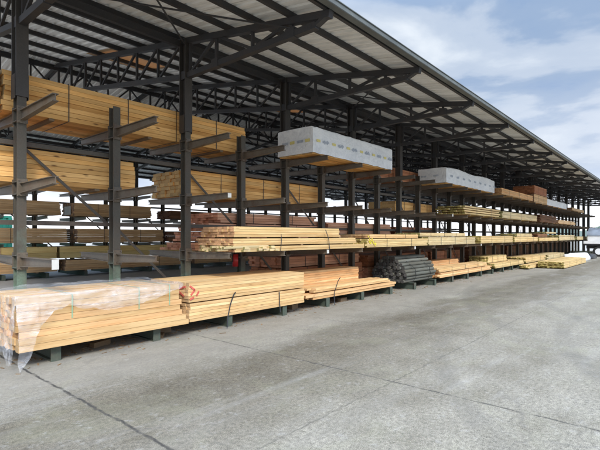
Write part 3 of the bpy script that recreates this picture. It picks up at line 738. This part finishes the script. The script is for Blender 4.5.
bundle('thin brown board pack on the top level at the far end', 37.5, 42.5, FY, D, 1.1, .2, 'brown_board', .12, .05, .1, 2, group=g_ld)

# --- back rack (aisle-facing side)
Y2 = 18.32
for (lab, x0, x1, z, h, mt, bw, bh) in (
    ('brown board pack on the third level of the back rack, far left', 1.8, 7.1, C, .56, 'brown_board', .2, .09),
    ('brown board pack with white painted end on the back rack', 7.62, 11.0, C, .56, 'brown_board', .2, .09),
    ('dark brown board pack on the third level of the back rack, right of the gap', 12.0, 17.2, C, .44, 'dark_board', .2, .07),
    ('tan board pack on the second level of the back rack, far left', 1.0, 7.35, B, .60, 'brown_board', .2, .08),
    ('tan board pack on the second level of the back rack, behind the second upright', 7.75, 11.6, B, .60, 'brown_board', .2, .08),
    ('dark board pack on the second level of the back rack, behind the tall column', 11.9, 17.3, B, .5, 'dark_board', .2, .08),
    ('light yellow pine pack near the aisle floor at far left, on brown boards', .8, 7.0, A+.50, .50, 'pine_yellow', .2, .25),
    ('light yellow pine pack near the aisle floor, longest one on brown boards', 7.1, 13.4, A+.50, .50, 'pine_yellow', .2, .25),
    ('light yellow pine pack on the back rack, right of the longest one', 13.6, 18.8, A+.50, .46, 'pine_yellow', .2, .25),
    ('low brown board pack at the foot of the back rack, far left', 2.0, 7.0, A, .46, 'brown_board', .2, .08),
    ('low brown board pack at the foot of the back rack under the longest yellow pack', 7.3, 13.0, A, .46, 'brown_board', .2, .08),
    ('low brown board pack at the foot of the back rack, behind the pink cedar', 13.4, 18.8, A, .46, 'brown_board', .2, .08),
    ('golden pine pack on the top level of the back rack', 1.6, 6.8, D, .5, 'pine_golden', .3, .1),
    ('dark cedar pack low on the back rack beyond the yellow packs', 19.4, 24.6, A, 1.0, 'cedar_red', .2, .08),
    ('second dark cedar pack low on the back rack', 25.0, 30.5, A, 1.0, 'cedar_red', .2, .08),
    ('dark brown pack low on the back rack towards its far end', 31.0, 44.0, A, 1.0, 'dark_board', .2, .08),
    ('dark brown pack on the back rack beyond the wrapped packs', 19.2, 24.0, D, .5, 'dark_board', .2, .08)):
    t = bundle(lab, x0, x1, Y2, z, 1.1, h-.05, mt, bw, bh, .03, 2, group=g_b)
    if 'white painted' in lab: MB().box(-1.72, -1.715, .25, .85, .08, .42).build('end_label', 'label_white', t)

# ------------------------------------------------------------------ small things
t = thing('fire_extinguisher', 'small red fire extinguisher hanging on the fourth front upright', 'fire extinguisher', (UX(3)-.27, YF-.12, .95))
MB().cyl((0, 0, 0), (0, 0, .26), .062, 16).build('cylinder', 'red_paint', t, True)
mb = MB(); mb.cyl((0, 0, .26), (0, 0, .30), .062, 16, .02); mb.cyl((0, 0, .30), (0, 0, .335), .016, 8); mb.bar((-.03, 0, .34), (.05, 0, .36), .02, .012); mb.build('valve', 'strap_dark', t)
mb = MB(); mb.bar((.02, 0, .35), (.215, .05, .36), .012, .03); mb.build('bracket', 'strap_dark', t)
mb = MB(); pts = [(-.02, 0, .33), (-.07, 0, .30), (-.08, 0, .2), (-.075, 0, .1)]
for a, b in zip(pts, pts[1:]): mb.cyl(a, b, .009, 6)
mb.build('hose', 'black_rubber', t)

# offcut blocks on the slab by the rack feet
for (x, y, rz, lx, ly, lz, lab) in ((3.05, 6.45, .3, .30, .09, .07, 'short timber block on the concrete under the plastic-covered stack'), (4.15, 6.55, -.2, .24, .1, .09, 'stubby timber block beneath the gap between the first two stacks'),
                        (9.0, 6.35, .1, .3, .09, .08, 'timber block on the concrete under the orange stack'), (3.95, 6.28, .9, .2, .07, .05, 'small offcut lying askew beside the second rack foot'),
                        (7.35, 6.5, .2, .25, .1, .1, 'squat timber block under the gap after the light pine packs')):
    o = MB().box(-lx/2, lx/2, -ly/2, ly/2, 0, lz).build('timber_block', 'bearer', loc=(x, y, .002)); o.rotation_euler.z = rz; o['label'] = lab; o['category'] = 'timber block'; o['group'] = 'offcut blocks by the rack feet'
mb = MB()
for q in range(1500):
    x = rnd.uniform(.5, 26); y = 6.4+rnd.gauss(0, .30)
    s = rnd.uniform(.006, .022); a = rnd.uniform(0, 3.14); l = s*rnd.uniform(1, 3)
    if y > 6.0 or rnd.random() < .3: mb.bar((x-l*math.cos(a), y-l*math.sin(a), s*.2), (x+l*math.cos(a), y+l*math.sin(a), s*.25), s, s*.35)
mb.build('wood_debris', 'bearer', kind='stuff')

# ------------------------------------------------------------------ shipping container behind the shed
t = thing('shipping_container', 'turquoise-green steel container glimpsed behind the back rack at left', 'container', (3.4, 26.8, 0))
mb = MB(); x = -4.0
while x < 4.2: mb.box(x, x+.14, -1.2, -1.17, .12, 2.5); x += .28
mb.box(-4.2, 4.2, -1.175, 1.2, .12, 2.5); mb.build('body', 'container_green', t)
mb = MB()
for a in (-4.22, 4.08):
    for b in (-1.22, 1.08): mb.box(a, a+.14, b, b+.14, 0, 2.6)
mb.box(-4.08, 4.08, -1.22, -1.1, 2.5, 2.6); mb.box(-4.08, 4.08, -1.22, -1.1, .0, .12); mb.build('frame', 'container_green', t)

# ------------------------------------------------------------------ lorry across the far end
t = thing('flatbed_lorry', 'white flatbed lorry parked across the yard near the far end of the shed', 'lorry', (41.2, 2.6, 0))
mb = MB(); mb.box(0, 2.3, -2.2, 3.35, .86, 1.0); mb.build('bed', 'black_wrap', t)
mb = MB(); mb.box(.3, .45, -3.9, 3.2, .62, .86); mb.box(1.8, 1.95, -3.9, 3.2, .62, .86); mb.build('chassis', 'steel_dark', t)
mb = MB(); mb.poly([(.05,-4.4,.5),(2.25,-4.4,.5),(2.25,-2.5,.5),(.05,-2.5,.5),(.05,-4.4,1.5),(2.25,-4.4,1.5),(2.25,-2.5,2.5),(.05,-2.5,2.5),(.15,-4.05,2.5),(2.15,-4.05,2.5)],
    [(0,3,2,1),(0,1,5,4),(4,5,9,8),(8,9,6,7),(3,7,6,2),(0,4,8,7,3),(1,2,6,9,5)]); mb.build('cab', 'white_paint', t)
MB().box(.035, .05, -3.9, -2.9, 1.5, 2.2).build('window', 'dark_glass', t)
for y in (-3.4, 2.35):
    for x in (.02, 2.0):
        wt = MB().cyl((x, y, .40), (x+.26, y, .40), .40, 24).build('wheel', 'black_rubber', t)
        MB().cyl((x-.012, y, .40), (x+.27, y, .40), .24, 16).build('rim', 'white_paint', wt)
mb = MB(); mb.box(0, .04, -2.2, 3.35, 1.0, 1.22); mb.build('side_board', 'white_paint', t)
ld = thing('wrapped_load', 'white wrapped load under a grey-blue sheet riding on the lorry', 'load', (42.3, 3.2, 1.005))
mb = MB(); n = 24
MB().box(-.95, .95, -2.3, 2.5, 0, .9).build('wrapping', 'white_paint', ld)
mb = MB()
for i in range(n+1):
    y = -2.35+4.9*i/n
    for j, (x, z) in enumerate(((-1.0, .62), (-.98, .98), (-.4, 1.28), (.3, 1.42), (.97, .98), (1.0, .6))):
        k = noise.noise(Vector((y*1.3, j*.9, 0)))
        mb.v.append((x, y, z+.22*k*(0 < j < 5)-.25*(i/n)*(1 < j < 4)))
for i in range(n):
    for j in range(5): k = i*6+j; mb.f.append((k, k+6, k+7, k+1))
o = mb.build('cover_sheet', 'grey_tarp', ld, True)
# white heap and black wrapped pack on the ground
def lump(label, loc, sx, sy, sz, mat, name, cat):
    mb = MB(); nu, nv = 28, 12
    for j in range(nv+1):
        v = j/nv*math.pi/2
        for i in range(nu):
            u = 2*math.pi*i/nu
            cx = math.copysign(abs(math.cos(u))**.5, math.cos(u)); cy = math.copysign(abs(math.sin(u))**.5, math.sin(u))
            r = math.cos(v)**.45 if j < nv else 0; k = 1+.12*noise.noise(Vector((cx*2+loc[0], cy*2, v*2)))
            mb.v.append((sx*cx*r*k, sy*cy*r*k, sz*math.sin(v)**.8*k))
    for j in range(nv):
        for i in range(nu): a = j*nu+i; b = j*nu+(i+1) % nu; mb.f.append((a, b, b+nu, a+nu))
    mb.f.append(tuple(range(nu))[::-1])
    o = mb.build(name, mat, loc=loc, smooth=True); o['label'] = label; o['category'] = cat; return o
lump('white sheeted heap on the concrete beyond the floor packs', (34.0, 5.3, .002), 2.3, .6, .48, 'wrap_white', 'sheeted_heap', 'sheeted heap')
lump('low black wrapped bundle in front of the white lorry', (37.6, 5.2, .002), 1.3, .5, .34, 'black_wrap', 'black_bundle', 'wrapped bundle')

# ------------------------------------------------------------------ trees beyond the far end
def tree(label, x, y, h, r, seed):
    rn = random.Random(seed); t = thing('broadleaf_tree', label, 'tree', (x, y, 0), 'trees beyond the far end of the yard')
    mb = MB(); mb.cyl((0, 0, 0), (.2, 0, h*.5), .28, 10, .16)
    for q in range(7):
        a = rn.uniform(0, 6.28); z = h*rn.uniform(.35, .5); mb.cyl((.15, 0, z), (math.cos(a)*r*.6, math.sin(a)*r*.6, z+h*.28), .1, 6, .03)
    mb.build('trunk', 'bark', t, True)
    mb = MB()
    cl = [(rn.gauss(0, r*.42), rn.gauss(0, r*.42), h*rn.uniform(.42, .92), r*rn.uniform(.22, .4)) for _ in range(16)]
    for (cx, cy, cz, cr) in cl:
        for _ in range(150):
            d = Vector((rn.gauss(0, 1), rn.gauss(0, 1), rn.gauss(0, .8))).normalized()*cr*rn.uniform(.6, 1.05); p = Vector((cx, cy, cz))+d
            a = Vector((rn.uniform(-1, 1), rn.uniform(-1, 1), rn.uniform(-.5, .5))).normalized()*.22; b = a.cross(Vector((rn.uniform(-1, 1), rn.uniform(-1, 1), 1))).normalized()*.16
            mb.poly([p-a, p-b, p+a, p+b], [(0, 1, 2, 3)])
    mb.build('crown', 'leaf', t)
for i, (x, y, h, r, lab) in enumerate(((238, 25, 8.0, 5, 'leafy tree beyond the far end of the shed, left of the pair'), (250, 14, 7, 5, 'lower leafy tree beyond the far end, above the lorry'))):
    tree(lab, x, y, h, r, i)
